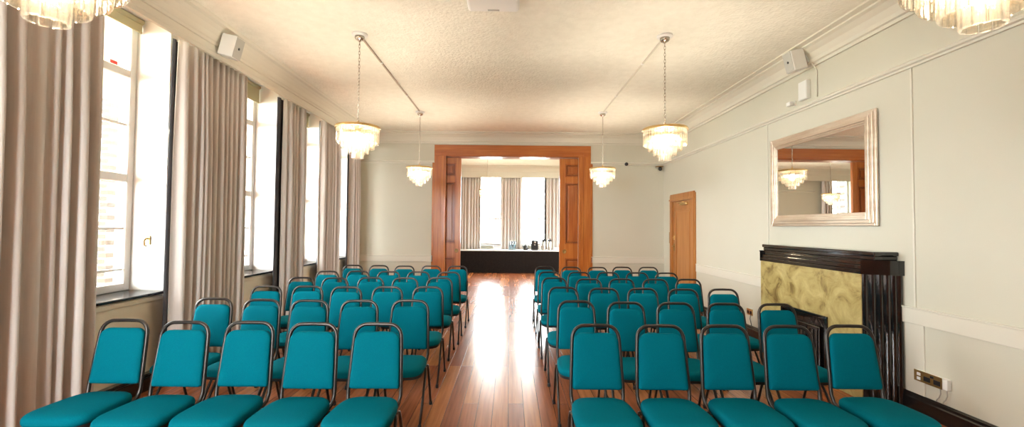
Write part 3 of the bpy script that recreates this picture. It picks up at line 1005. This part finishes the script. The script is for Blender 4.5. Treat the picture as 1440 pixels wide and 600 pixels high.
def build_chandelier(drop):
    """origin at the ceiling; ring hangs drop below"""
    t = thing('chandelier', 'x', 'chandelier')
    bm = B(); lathe(bm, [(0.085, 0.0), (0.085, -0.014), (0.074, -0.024), (0.06, -0.028)], 28); obj('ceiling_rose', bm, 'white', t)
    bm = B(); lathe(bm, [(0.052, -0.026), (0.052, -0.05), (0.040, -0.064), (0.014, -0.070), (0.010, -0.085)], 20)
    obj('canopy_cup', bm, 'nickel', t)
    # chain of oval links
    bm = B()
    z0, z1 = -0.080, -drop+0.075
    pitch = 0.036
    n = int((z0-z1)/pitch)
    pitch = (z0-z1)/n
    for i in range(n):
        zc = z0 - (i+0.5)*pitch
        ring = []
        for k in range(10):
            a = 2*PI*k/10
            u, v = 0.009*math.cos(a), (pitch/2+0.006)*math.sin(a)
            ring.append((u, 0, zc+v) if i % 2 else (0, u, zc+v))
        tube(bm, ring, 0.0026, 5, closed=True)
    obj('chain', bm, 'nickel', t)
    # hub, spokes, rim
    bm = B()
    lathe(bm, [(0.008, -drop+0.085), (0.012, -drop+0.06), (0.022, -drop+0.045), (0.012, -drop+0.03), (0.012, -drop-0.02), (0.03, -drop-0.03), (0.004, -drop-0.04)], 14)
    for k in range(6):
        a = 2*PI*k/6
        tube(bm, [(0.01*math.cos(a), 0.01*math.sin(a), -drop+0.005), (0.232*math.cos(a), 0.232*math.sin(a), -drop+0.005)], 0.005, 6)
    obj('hub', bm, 'brass', t)
    bm = B()
    R0 = 0.232
    pr = [(R0-0.004, -0.004), (R0+0.006, -0.004), (R0+0.009, 0.004), (R0+0.006, 0.020), (R0, 0.024), (R0-0.004, 0.020)]
    V = [[bm.verts.new((r*math.cos(2*PI*k/48), r*math.sin(2*PI*k/48), -drop+h)) for k in range(48)] for r, h in pr]
    for i in range(6):
        A, C = V[i], V[(i+1) % 6]
        for k in range(48):
            bm.faces.new((A[k], A[(k+1) % 48], C[(k+1) % 48], C[k]))
    obj('rim', bm, 'brass', t)
    for (r, n, zt, zb) in TIERS:
        bm = B()
        tube(bm, [(r*math.cos(2*PI*k/40), r*math.sin(2*PI*k/40), -drop-zt) for k in range(40)], 0.0035, 6, closed=True)
        tier = obj('tier_ring', bm, 'brass', t)
        me = None
        for k in range(n):
            a = 2*PI*k/n
            if me is None:
                p = obj('crystal_prism', prism_mesh(zb-zt), 'crystal', tier); me = p.data
            else:
                p = bpy.data.objects.new('crystal_prism', me); COL.objects.link(p); p.parent = tier
            p.location = (r*math.cos(a), r*math.sin(a), -drop-zt); p.rotation_euler = (0, 0, a+PI/2)
    for k in range(4):
        a = 2*PI*k/4 + 0.4
        bm = B(); sphere(bm, (0.085*math.cos(a), 0.085*math.sin(a), -drop-0.085), 0.022, 12, 8, (1, 1, 1.5))
        obj('bulb', bm, 'bulb', t)
    return t
def chandelier_light(x, y, z):
    l = bpy.data.lights.new('chandelier_light', 'POINT')
    l.energy = CHANDELIER_W; l.color = (1.0, 0.88, 0.71); l.shadow_soft_size = 0.05
    o = bpy.data.objects.new('chandelier_light', l); COL.objects.link(o); o.location = (x, y, z)
protoc = build_chandelier(1.05)
index_kids()
CH = [(-1.676, 4.82, 'crystal chandelier by the windows hanging from the near end of the tan conduit'),
      (1.685, 4.775, 'crystal chandelier on the fireplace side hanging from the near end of the pale conduit'),
      (-1.676, 8.11, 'small looking crystal chandelier beside the window-side edge of the oak opening'),
      (1.690, 8.03, 'small looking crystal chandelier beside the fireplace-side edge of the oak opening'),
      (-1.700, 1.600, 'big crystal chandelier cut off by the top edge, before the first curtain'),
      (1.700, 1.560, 'big crystal chandelier cut off by the top edge, above the bare fireplace wall'),
      (-0.672, 12.9, 'faint crystal chandelier in the far room seen through the oak opening'),
      (-2.88, 13.1, 'far room chandelier seen only in the wall mirror, before a window')]
for i, (x, y, lb) in enumerate(CH):
    o = protoc if i == 0 else copy_tree(protoc)
    dz = 0
    o.location = (x, y, ZC)
    o['label'] = lb; o['category'] = 'chandelier'; o['group'] = 'crystal waterfall chandeliers'
    chandelier_light(x, y, ZC-1.05-0.11+dz)

# surface conduits joining the roses
def conduit(x, y0, x1, y1, m, lb):
    t = thing('conduit', lb, 'conduit', (x, y0, ZC))
    bm = B(); box(bm, -0.011, 0.011, 0.088, y1-y0-0.088, -0.018, 0.0, 0.003)
    obj('channel', bm, m, t)
    for f in (0.25, 0.68):
        bm = B(); box(bm, -0.018, 0.018, (y1-y0)*f-0.012, (y1-y0)*f+0.012, -0.022, 0, 0.003)
        obj('clip', bm, 'white', t)
    t.rotation_euler = (0, 0, -math.atan2(x1-x, y1-y0))
conduit(-1.676, 4.82, -1.676, 8.11, 'conduit', 'tan surface conduit on the ceiling between the two window-side chandeliers')
conduit(1.685, 4.775, 1.69, 8.03, 'trim', 'cream surface conduit on the ceiling between the two fireplace-side chandeliers')

# ceiling box
t = thing('ceiling_unit', 'shallow cream box on the ceiling cut off by the top edge', 'ceiling box', (-0.172, 3.93, ZC))
bm = B(); box(bm, -0.245, 0.245, -0.26, 0.26, -0.052, 0, 0.03, 4); obj('housing', bm, 'white', t)
bm = B(); box(bm, -0.055, 0.055, 0.20, 0.222, -0.056, -0.050, 0.001); obj('slot', bm, 'grille', t)

# ============================================================ CURTAINS
def curtain(name_lb, p0, p1, axis, base, inward, z0, z1, pitch=0.12, amp=0.052, dark=0.07, lead=0, seed=0):
    """axis 'y': runs along y at x=base, folds along x. lead: which end turns its lining out (0 none, -1 start, 1 end)"""
    rnd = random.Random(seed)
    t = thing('curtain', name_lb, 'curtain', (base, (p0+p1)/2, z0) if axis == 'y' else ((p0+p1)/2, base, z0))
    ox, oy, oz_ = t.location
    L_ = p1-p0
    n = max(3, round(L_/pitch))
    wts = [rnd.uniform(0.45, 1.55) for _ in range(n)]
    sm = sum(wts); cuts = [0]
    for w_ in wts: cuts.append(cuts[-1]+w_/sm)
    amps = [rnd.uniform(0.45, 1.2) for _ in range(n)]
    phz = [rnd.uniform(-0.3, 0.3) for _ in range(n)]
    def shape(u, v):
        k = 0
        while k < n-1 and u > cuts[k+1]: k += 1
        f = (u-cuts[k])/(cuts[k+1]-cuts[k])
        tight = 0.62 + 0.38*min(1, v*3.2)            # v: 0 at the heading, 1 at the hem
        d = math.sin(2*PI*f - PI/2)
        d = math.copysign(abs(d)**0.75, d)
        a = amp*amps[k]*tight*(1+0.15*math.sin(3*v+phz[k]*9))
        sway = 0.008*math.sin(2.2*v+phz[k]*6)*v
        along = p0 + L_*u + sway + 0.30*(L_/n)*math.sin(4*PI*f)*0.18*tight
        return along, d*a
    nu, nv = n*14, 16
    bm = B()
    front = []
    for j in range(nv+1):
        v = j/nv
        z = z1 + (z0-z1)*v
        row = []
        for i in range(nu+1):
            al, d = shape(i/nu, v)
            co = (base+inward*d, al, z) if axis == 'y' else (al, base+inward*d, z)
            row.append(bm.verts.new((co[0]-ox, co[1]-oy, co[2]-oz_)))
        front.append(row)
    back = []
    for j in range(nv+1):
        row = []
        for i in range(nu+1):
            p = front[j][i].co
            q = Vector((p.x-inward*0.008, p.y, p.z)) if axis == 'y' else Vector((p.x, p.y-inward*0.008, p.z))
            row.append(bm.verts.new(q))
        back.append(row)
    for G in (front, back):
        for j in range(nv):
            for i in range(nu):
                f = bm.faces.new((G[j][i], G[j][i+1], G[j+1][i+1], G[j+1][i])); f.smooth = True
    for j in range(nv):
        for i in (0, nu): bm.faces.new((front[j][i], front[j+1][i], back[j+1][i], back[j][i]))
    for i in range(nu):
        for j in (0, nv): bm.faces.new((front[j][i], front[j][i+1], back[j][i+1], back[j][i]))
    obj('drape', bm, 'curtain', t)
    # charcoal blackout lining behind, turned out at the leading edge
    bm = B()
    ln = []
    N = 26
    for j in range(nv+1):
        v = j/nv
        z = z1 + (z0-z1)*v
        row = []
        for i in range(N+1):
            u = i/N
            al = p0 + 0.02 + (L_-0.04)*u
            d = -amp-0.030 + 0.010*math.sin(u*31+seed)
            if lead == -1 and u < 0.12:
                q = 1-u/0.12
                al = p0 + 0.012 - dark*q + 0.02*(1-q) + 0.008*math.sin(3*v+seed)*q
                d = -amp-0.03 + 0.05*q*(1-q)*2 + 0.02*q
            row.append(bm.verts.new(((inward*d) if axis == 'y' else al-ox, (al-oy) if axis == 'y' else inward*d, z-oz_)))
        ln.append(row)
    for j in range(nv):
        for i in range(N):
            f = bm.faces.new((ln[j][i], ln[j][i+1], ln[j+1][i+1], ln[j+1][i])); f.smooth = True
    lo = obj('lining', bm, 'lining', t, 'charcoal lining showing at the window edge')
    sd = lo.modifiers.new('thickness', 'SOLIDIFY'); sd.thickness = 0.004
    return t
CX = -3.245
CZ0, CZ1 = 0.015, 3.36
curtain('wide taupe pleated curtain at the near end of the window wall', 2.10, 3.50, 'y', CX, 1, CZ0, CZ1, 0.115, 0.062, 0.06, 0, 1)
curtain('tall taupe pleated curtain with charcoal edge between the first and second windows', 4.30, 5.39, 'y', CX, 1, CZ0, CZ1, 0.090, 0.055, 0.045, -1, 2)
curtain('taupe pleated curtain between the second and third windows', 6.31, 6.94, 'y', CX, 1, CZ0, CZ1, 0.10, 0.050, 0.11, -1, 3)
curtain('taupe pleated curtain between the third and last windows', 7.60, 8.38, 'y', CX, 1, CZ0, CZ1, 0.10, 0.050, -0.02, -1, 4)
curtain('taupe pleated curtain in the window wall corner by the oak opening wall', 9.00, 9.46, 'y', CX, 1, CZ0, CZ1, 0.10, 0.050, 0.08, -1, 5)
FCY = 15.42
curtain('taupe curtain of the far room beside the window-side oak leaf', -1.70, -1.01, 'x', FCY, -1, 0.015, 3.30, 0.10, 0.045, 0.05, 0, 11)
curtain('taupe curtain of the far room between its two bright windows', -0.335, 0.44, 'x', FCY, -1, 0.015, 3.30, 0.10, 0.045, 0.05, 0, 12)
curtain('taupe curtain of the far room behind the steel flasks', 1.27, 1.86, 'x', FCY, -1, 0.015, 3.30, 0.10, 0.045, 0.08, -1, 13)
curtain('far room curtain seen only in the mirror, near its chandelier', -4.72, -4.36, 'x', FCY, -1, 0.015, 3.30, 0.09, 0.045, 0.05, 0, 14)
curtain('far room curtain seen only in the mirror, by the oak edge', -5.85, -5.42, 'x', FCY, -1, 0.015, 3.30, 0.09, 0.045, 0.05, 0, 15)

# roller blinds above the panes, with a cord at the first bay
BL = ['olive roller blind drawn up in the first window bay', 'olive roller blind drawn up in the second window bay',
      'olive roller blind drawn up in the third window bay', 'olive roller blind drawn up in the last window bay']
for i, (a, b) in enumerate(WIN):
    zb = (3.478, 3.357, 3.355, 3.355)[i]
    t = thing('roller_blind', BL[i], 'blind', (XG+0.075, (a+b)/2, ZH), 0, 'olive roller blinds')
    hw = (b-a)/2-0.012
    bm = B(); tube(bm, [(0, -hw, -0.03), (0, hw, -0.03)], 0.026, 14); obj('roller', bm, 'blind', t)
    drop = ZH-zb
    bm = B(); box(bm, -0.002, 0.002, -hw, hw, -drop, -0.03); obj('cloth', bm, 'blind', t)
    bm = B(); box(bm, -0.008, 0.008, -hw, hw, -drop-0.022, -drop, 0.004); obj('bottom_bar', bm, 'blind', t)
t = thing('blind_cord', 'pale looped blind cord hanging beside the charcoal curtain edge', 'cord', (XL+0.030, 4.425, 1.05))
bm = B(); tube(bm, [(0, 0, 2.25), (0.002, 0.0, 1.2), (0, -0.004, 0.0), (0, 0.012, -0.02), (0, 0.022, 0.02), (0.002, 0.02, 1.2), (0, 0.018, 2.25)], 0.004, 6); obj('cord', bm, 'plastic', t)
bm = B(); box(bm, -0.018, 0.0, -0.012, 0.03, 1.40, 1.45, 0.004); obj('cleat', bm, 'plastic', t)
bm = B()
tube(bm, [(-3.60, 4.412, 1.40), (-3.60, 4.385, 1.40), (-3.60, 4.365, 1.375), (-3.60, 4.370, 1.335), (-3.60, 4.395, 1.325)], 0.008, 8)
box(bm, -3.625, -3.575, 4.408, 4.4195, 1.34, 1.43, 0.004)
tag(obj('wall_hook', bm, 'antique_brass'), 'small brass curtain hook on the bright reveal of the first window', 'hook')
bm = B(); box(bm, XG+0.0022, XG+0.004, 4.15, 4.225, 3.072, 3.105)
tag(obj('sticker', bm, 'red'), 'small red sticker on the glass of the first window', 'sticker')

# ============================================================ SPEAKERS AND WALL FITTINGS
def speaker(loc, rot, lb):
    t = thing('wall_speaker', lb, 'speaker', loc)
    t.rotation_euler = rot
    bm = B(); box(bm, -0.075, 0.075, -0.085, 0.075, -0.115, 0.115, 0.010); obj('cabinet', bm, 'plastic', t)
    bm = B(); box(bm, -0.068, 0.068, -0.090, -0.084, -0.108, 0.108, 0.004); obj('grille', bm, 'grille', t, 'grey grille')
    bm = B(); lathe(bm, [(0.014, 0.0), (0.014, -0.004), (0.0005, -0.004)], 14, (0.0, -0.0895, 0.0), 'y'); obj('badge', bm, 'black_plastic', t)
    bm = B(); tube(bm, [(0, 0.075, 0), (0, 0.125, 0.0)], 0.016, 10); box(bm, -0.03, 0.03, 0.12, 0.135, -0.05, 0.05, 0.004); obj('bracket', bm, 'plastic', t)
    return t
speaker((XP+0.105, 4.70, 3.45), (math.radians(14), 0, math.radians(90)), 'white wall speaker on the pelmet above the window-side curtains')
speaker((XR-0.20, 5.05, 3.50), (math.radians(14), 0, math.radians(-88)), 'white wall speaker on the cornice above the mirror')
bm = B()
tube(bm, [(XR-0.05, 5.00, 3.47), (XR-0.03, 4.97, 3.40), (XR-0.008, 4.965, 3.36), (XR-0.008, 4.965, 3.06)], 0.006, 6)
tag(obj('speaker_cable', bm, 'trim'), 'pale cable running down the wall from the speaker above the mirror', 'cable')
t = thing('junction_box', 'white plastic box on the wall between speaker and picture rail', 'box', (XR, 5.16, 3.19))
bm = B(); box(bm, -0.05, 0, -0.075, 0.075, -0.11, 0.11, 0.006); obj('cover', bm, 'plastic', t)
bm = B(); box(bm, -0.053, -0.049, -0.068, 0.068, -0.103, 0.103, 0.003); obj('lid', bm, 'plastic', t)
t = thing('motion_sensor', 'tiny white sensor on a bracket beside the white wall box', 'sensor', (XR, 5.36, 3.09))
bm = B(); box(bm, -0.02, 0, -0.02, 0.02, -0.03, 0.03, 0.004); tube(bm, [(-0.02, 0, 0), (-0.05, 0, -0.01)], 0.008, 8); obj('bracket', bm, 'plastic', t)
bm = B(); box(bm, -0.09, -0.04, -0.025, 0.045, -0.03, 0.02, 0.008); obj('head', bm, 'plastic', t)
t = thing('dome_camera', 'dark security camera on a bracket in the far corner', 'camera', (3.40, YB, 2.93))
bm = B(); box(bm, -0.09, 0.06, -0.09, 0, 0.0, 0.022, 0.006); obj('bracket', bm, 'antique_brass', t)
bm = B(); sphere(bm, (0, -0.055, -0.045), 0.042, 14, 10); obj('lens_dome', bm, 'black_plastic', t)
bm = B(); lathe(bm, [(0.03, -0.005), (0.034, 0.012)], 14, (0, -0.055, -0.008)); obj('collar', bm, 'black_plastic', t)
bm = B(); lathe(bm, [(0.040, 0), (0.042, -0.012), (0.030, -0.028), (0.012, -0.034), (0.0005, -0.034)], 18, (2.636, YB-0.036, 2.99), 'y')
tag(obj('round_sounder', bm, 'black_plastic'), 'round black fitting on the picture rail near the oak opening', 'fitting')

# sockets
t = thing('wall_socket', 'brass double socket with two cables on the bare wall by the fireplace', 'socket', (XR, 3.665, 0.325))
bm = B(); box(bm, -0.036, 0, -0.165, 0.115, -0.043, 0.043, 0.004); obj('back_box', bm, 'plastic', t)
bm = B(); box(bm, -0.042, -0.036, -0.125, 0.118, -0.046, 0.046, 0.003); pl = obj('face_plate', bm, 'antique_brass', t)
bm = B()
for z in (0.016, -0.020): box(bm, -0.048, -0.041, 0.055, 0.085, z-0.011, z+0.013, 0.002)
obj('rocker', bm, 'plastic', pl)
for y in (0.0, -0.085):
    bm = B(); box(bm, -0.0445, -0.041, y-0.028, y+0.028, -0.026, 0.012, 0.003)
    obj('outlet', bm, 'black_plastic', pl)
bm = B(); box(bm, -0.046, -0.041, -0.058, -0.030, 0.016, 0.034, 0.002); obj('neon_switch', bm, 'black_plastic', pl)
for y, e in ((-0.09, -0.075), (-0.145, -0.13)):
    bm = B(); tube(bm, [(-0.02, y, -0.04), (-0.022, y-0.004, -0.09), (-0.022, y+0.01, -0.125), (-0.016, y+0.03, -0.140), (-0.012, y+0.045, -0.165)], 0.0045, 6)
    obj('flex', bm, 'cable', t)
t = thing('wall_socket', 'small brass socket with a hanging cable beyond the fireplace', 'socket', (XR, 6.42, 0.345))
bm = B(); box(bm, -0.012, 0, -0.075, 0.075, -0.045, 0.045, 0.003); pl = obj('face_plate', bm, 'brass', t)
for y in (-0.035, 0.035):
    bm = B(); box(bm, -0.016, -0.011, y-0.022, y+0.022, -0.026, 0.018, 0.003); obj('outlet', bm, 'black_plastic', pl)
bm = B(); tube(bm, [(-0.016, -0.04, -0.03), (-0.03, -0.05, -0.09), (-0.02, -0.055, -0.15), (-0.015, -0.06, -0.19)], 0.005, 6); obj('flex', bm, 'black_plastic', t)

# ============================================================ REFRESHMENT TABLE IN THE FAR ROOM
TX0, TX1, TY0, TY1, TZ = -2.05, 1.78, 14.72, 15.28, 0.765
t = thing('banquet_table', 'long table with floor-length black skirt in the far room', 'table', ((TX0+TX1)/2, (TY0+TY1)/2, 0))
tx, ty = (TX0+TX1)/2, (TY0+TY1)/2
bm = B(); box(bm, TX0-tx, TX1-tx, TY0-ty, TY1-ty, TZ-0.032, TZ, 0.005); obj('tabletop', bm, 'white_cloth', t, 'white tabletop edge')
bm = B()
per = []
def run(ax, ay, bx_, by_, n):
    for i in range(n):
        f = i/n
        per.append((ax+(bx_-ax)*f, ay+(by_-ay)*f))
run(TX0, TY0, TX1, TY0, 120); run(TX1, TY0, TX1, TY1, 20); run(TX1, TY1, TX0, TY1, 120); run(TX0, TY1, TX0, TY0, 20)
lo, hi = [], []
for i, (x, y) in enumerate(per):
    d = 0.003*math.sin(i*0.9)
    nx = (x-tx)/(TX1-TX0)*2; ny = (y-ty)/(TY1-TY0)*2
    k = 1 if abs(ny) > 0.999 else 0
    ax = (0 if k else math.copysign(d, nx)); ay = (math.copysign(d, ny) if k else 0)
    hi.append(bm.verts.new((x-tx+ax*0.4, y-ty+ay*0.4, TZ-0.034))); lo.append(bm.verts.new((x-tx+ax*1.6, y-ty+ay*1.6, 0.006)))
m_ = len(per)
for i in range(m_):
    f = bm.faces.new((lo[i], lo[(i+1) % m_], hi[(i+1) % m_], hi[i])); f.smooth = True
sk = obj('table_skirt', bm, 'black_cloth', t)
for sx in (-1, 1):
    for sy in (-1, 1):
        bm = B(); tube(bm, [(sx*1.75, sy*0.22, TZ-0.034), (sx*1.75, sy*0.22, 0.0)], 0.016, 8); obj('leg', bm, 'metal', t)
TYC = 14.92
# white tray box
t = thing('serving_box', 'low white box on the skirted table before the window', 'box', (-0.42, TYC, TZ))
bm = B(); box(bm, -0.135, 0.135, -0.09, 0.09, 0, 0.10, 0.008); obj('carton', bm, 'paper', t)
bm = B(); box(bm, -0.14, 0.14, -0.095, 0.095, 0.088, 0.115, 0.006); obj('lid', bm, 'paper', t)
for k, (dx, nm) in enumerate(((-0.085, 'beside the white box'), (0.0, 'middle of the three glass jugs'), (0.085, 'nearest the black kettle'))):
    t = thing('glass_jug', 'tall clear glass jug on the skirted table, %s' % nm, 'jug', (0.095+dx, TYC, TZ), 0, 'glass jugs on the skirted table')
    bm = B()
    lathe(bm, [(0.038, 0), (0.041, 0.006), (0.041, 0.20), (0.036, 0.25), (0.032, 0.27), (0.035, 0.30), (0.033, 0.30), (0.030, 0.272), (0.034, 0.248), (0.038, 0.198), (0.038, 0.01), (0.002, 0.008)], 18)
    obj('body', bm, 'jug_glass', t)
    bm = B(); lathe(bm, [(0.034, 0.295), (0.036, 0.305), (0.036, 0.318), (0.02, 0.322)], 18); obj('lid', bm, 'plastic', t)
t = thing('kettle', 'round black kettle on the skirted table beside the glass jugs', 'kettle', (0.545, TYC, TZ))
bm = B(); lathe(bm, [(0.070, 0), (0.078, 0.02), (0.074, 0.09), (0.058, 0.145), (0.03, 0.165), (0.012, 0.172), (0.014, 0.19), (0.002, 0.195)], 20); obj('body', bm, 'black_plastic', t)
bm = B(); tube(bm, [(0.058, 0, 0.135), (0.10, 0, 0.15), (0.112, 0, 0.11), (0.10, 0, 0.06), (0.074, 0, 0.04)], 0.011, 8); obj('handle', bm, 'black_plastic', t)
bm = B(); tube(bm, [(-0.060, 0, 0.09), (-0.085, 0, 0.125), (-0.10, 0, 0.16)], [0.022, 0.015, 0.011], 8); obj('spout', bm, 'black_plastic', t)
t = thing('coffee_machine', 'black coffee machine with silver disc on the skirted table', 'coffee machine', (0.850, TYC, TZ))
bm = B(); box(bm, -0.115, 0.115, 0.0, 0.16, 0, 0.33, 0.012); box(bm, -0.115, 0.115, -0.10, 0.02, 0.20, 0.335, 0.014); obj('body', bm, 'black_plastic', t)
bm = B(); lathe(bm, [(0.032, 0), (0.032, -0.008), (0.024, -0.012), (0.0005, -0.012)], 18, (0, -0.099, 0.265), 'y'); obj('badge', bm, 'steel', t, 'silver disc')
bm = B(); box(bm, -0.10, 0.10, -0.11, 0.0, 0, 0.028, 0.005); obj('drip_tray', bm, 'black_plastic', t)
bm = B(); tube(bm, [(0, -0.05, 0.2), (0, -0.05, 0.165)], 0.02, 10); obj('nozzle', bm, 'steel', t)
for k, (x, lb) in enumerate(((1.150, 'steel pump flask with black top on the table, nearer the coffee machine'), (1.355, 'steel pump flask with black top on the table, beside the napkins'))):
    t = thing('pump_flask', lb, 'flask', (x, TYC, TZ), 0, 'steel pump flasks')
    bm = B(); lathe(bm, [(0.070, 0), (0.072, 0.01), (0.072, 0.27), (0.064, 0.295), (0.055, 0.30)], 20); obj('body', bm, 'steel', t)
    bm = B(); lathe(bm, [(0.058, 0.298), (0.062, 0.31), (0.060, 0.345), (0.035, 0.36), (0.02, 0.365), (0.018, 0.40), (0.003, 0.402)], 18)
    box(bm, -0.02, 0.02, -0.12, -0.03, 0.32, 0.35, 0.006); obj('pump_top', bm, 'black_plastic', t)
    bm = B(); tube(bm, [(0.045, 0, 0.30), (0.085, 0, 0.34), (0.06, 0, 0.39)], 0.006, 6); obj('handle', bm, 'black_plastic', t)
t = thing('cup_stack', 'short stack of cream cups on the table beside the coffee machine', 'cups', (1.020, TYC, TZ))
for k in range(4):
    bm = B(); lathe(bm, [(0.030, 0), (0.038, 0.055), (0.035, 0.055), (0.028, 0.006), (0.001, 0.005)], 16, (0, 0, k*0.045)); obj('cup', bm, 'paper', t)
for k in range(1):
    t = thing('napkin_box', 'low stack of white napkins at the end of the skirted table', 'napkins', (1.60, TYC, TZ))
    for j in range(4):
        bm = B(); box(bm, -0.12+0.003*j, 0.12-0.002*j, -0.10, 0.10, 0.024*j, 0.024*j+0.022, 0.004); obj('napkin_pack', bm, 'paper', t)
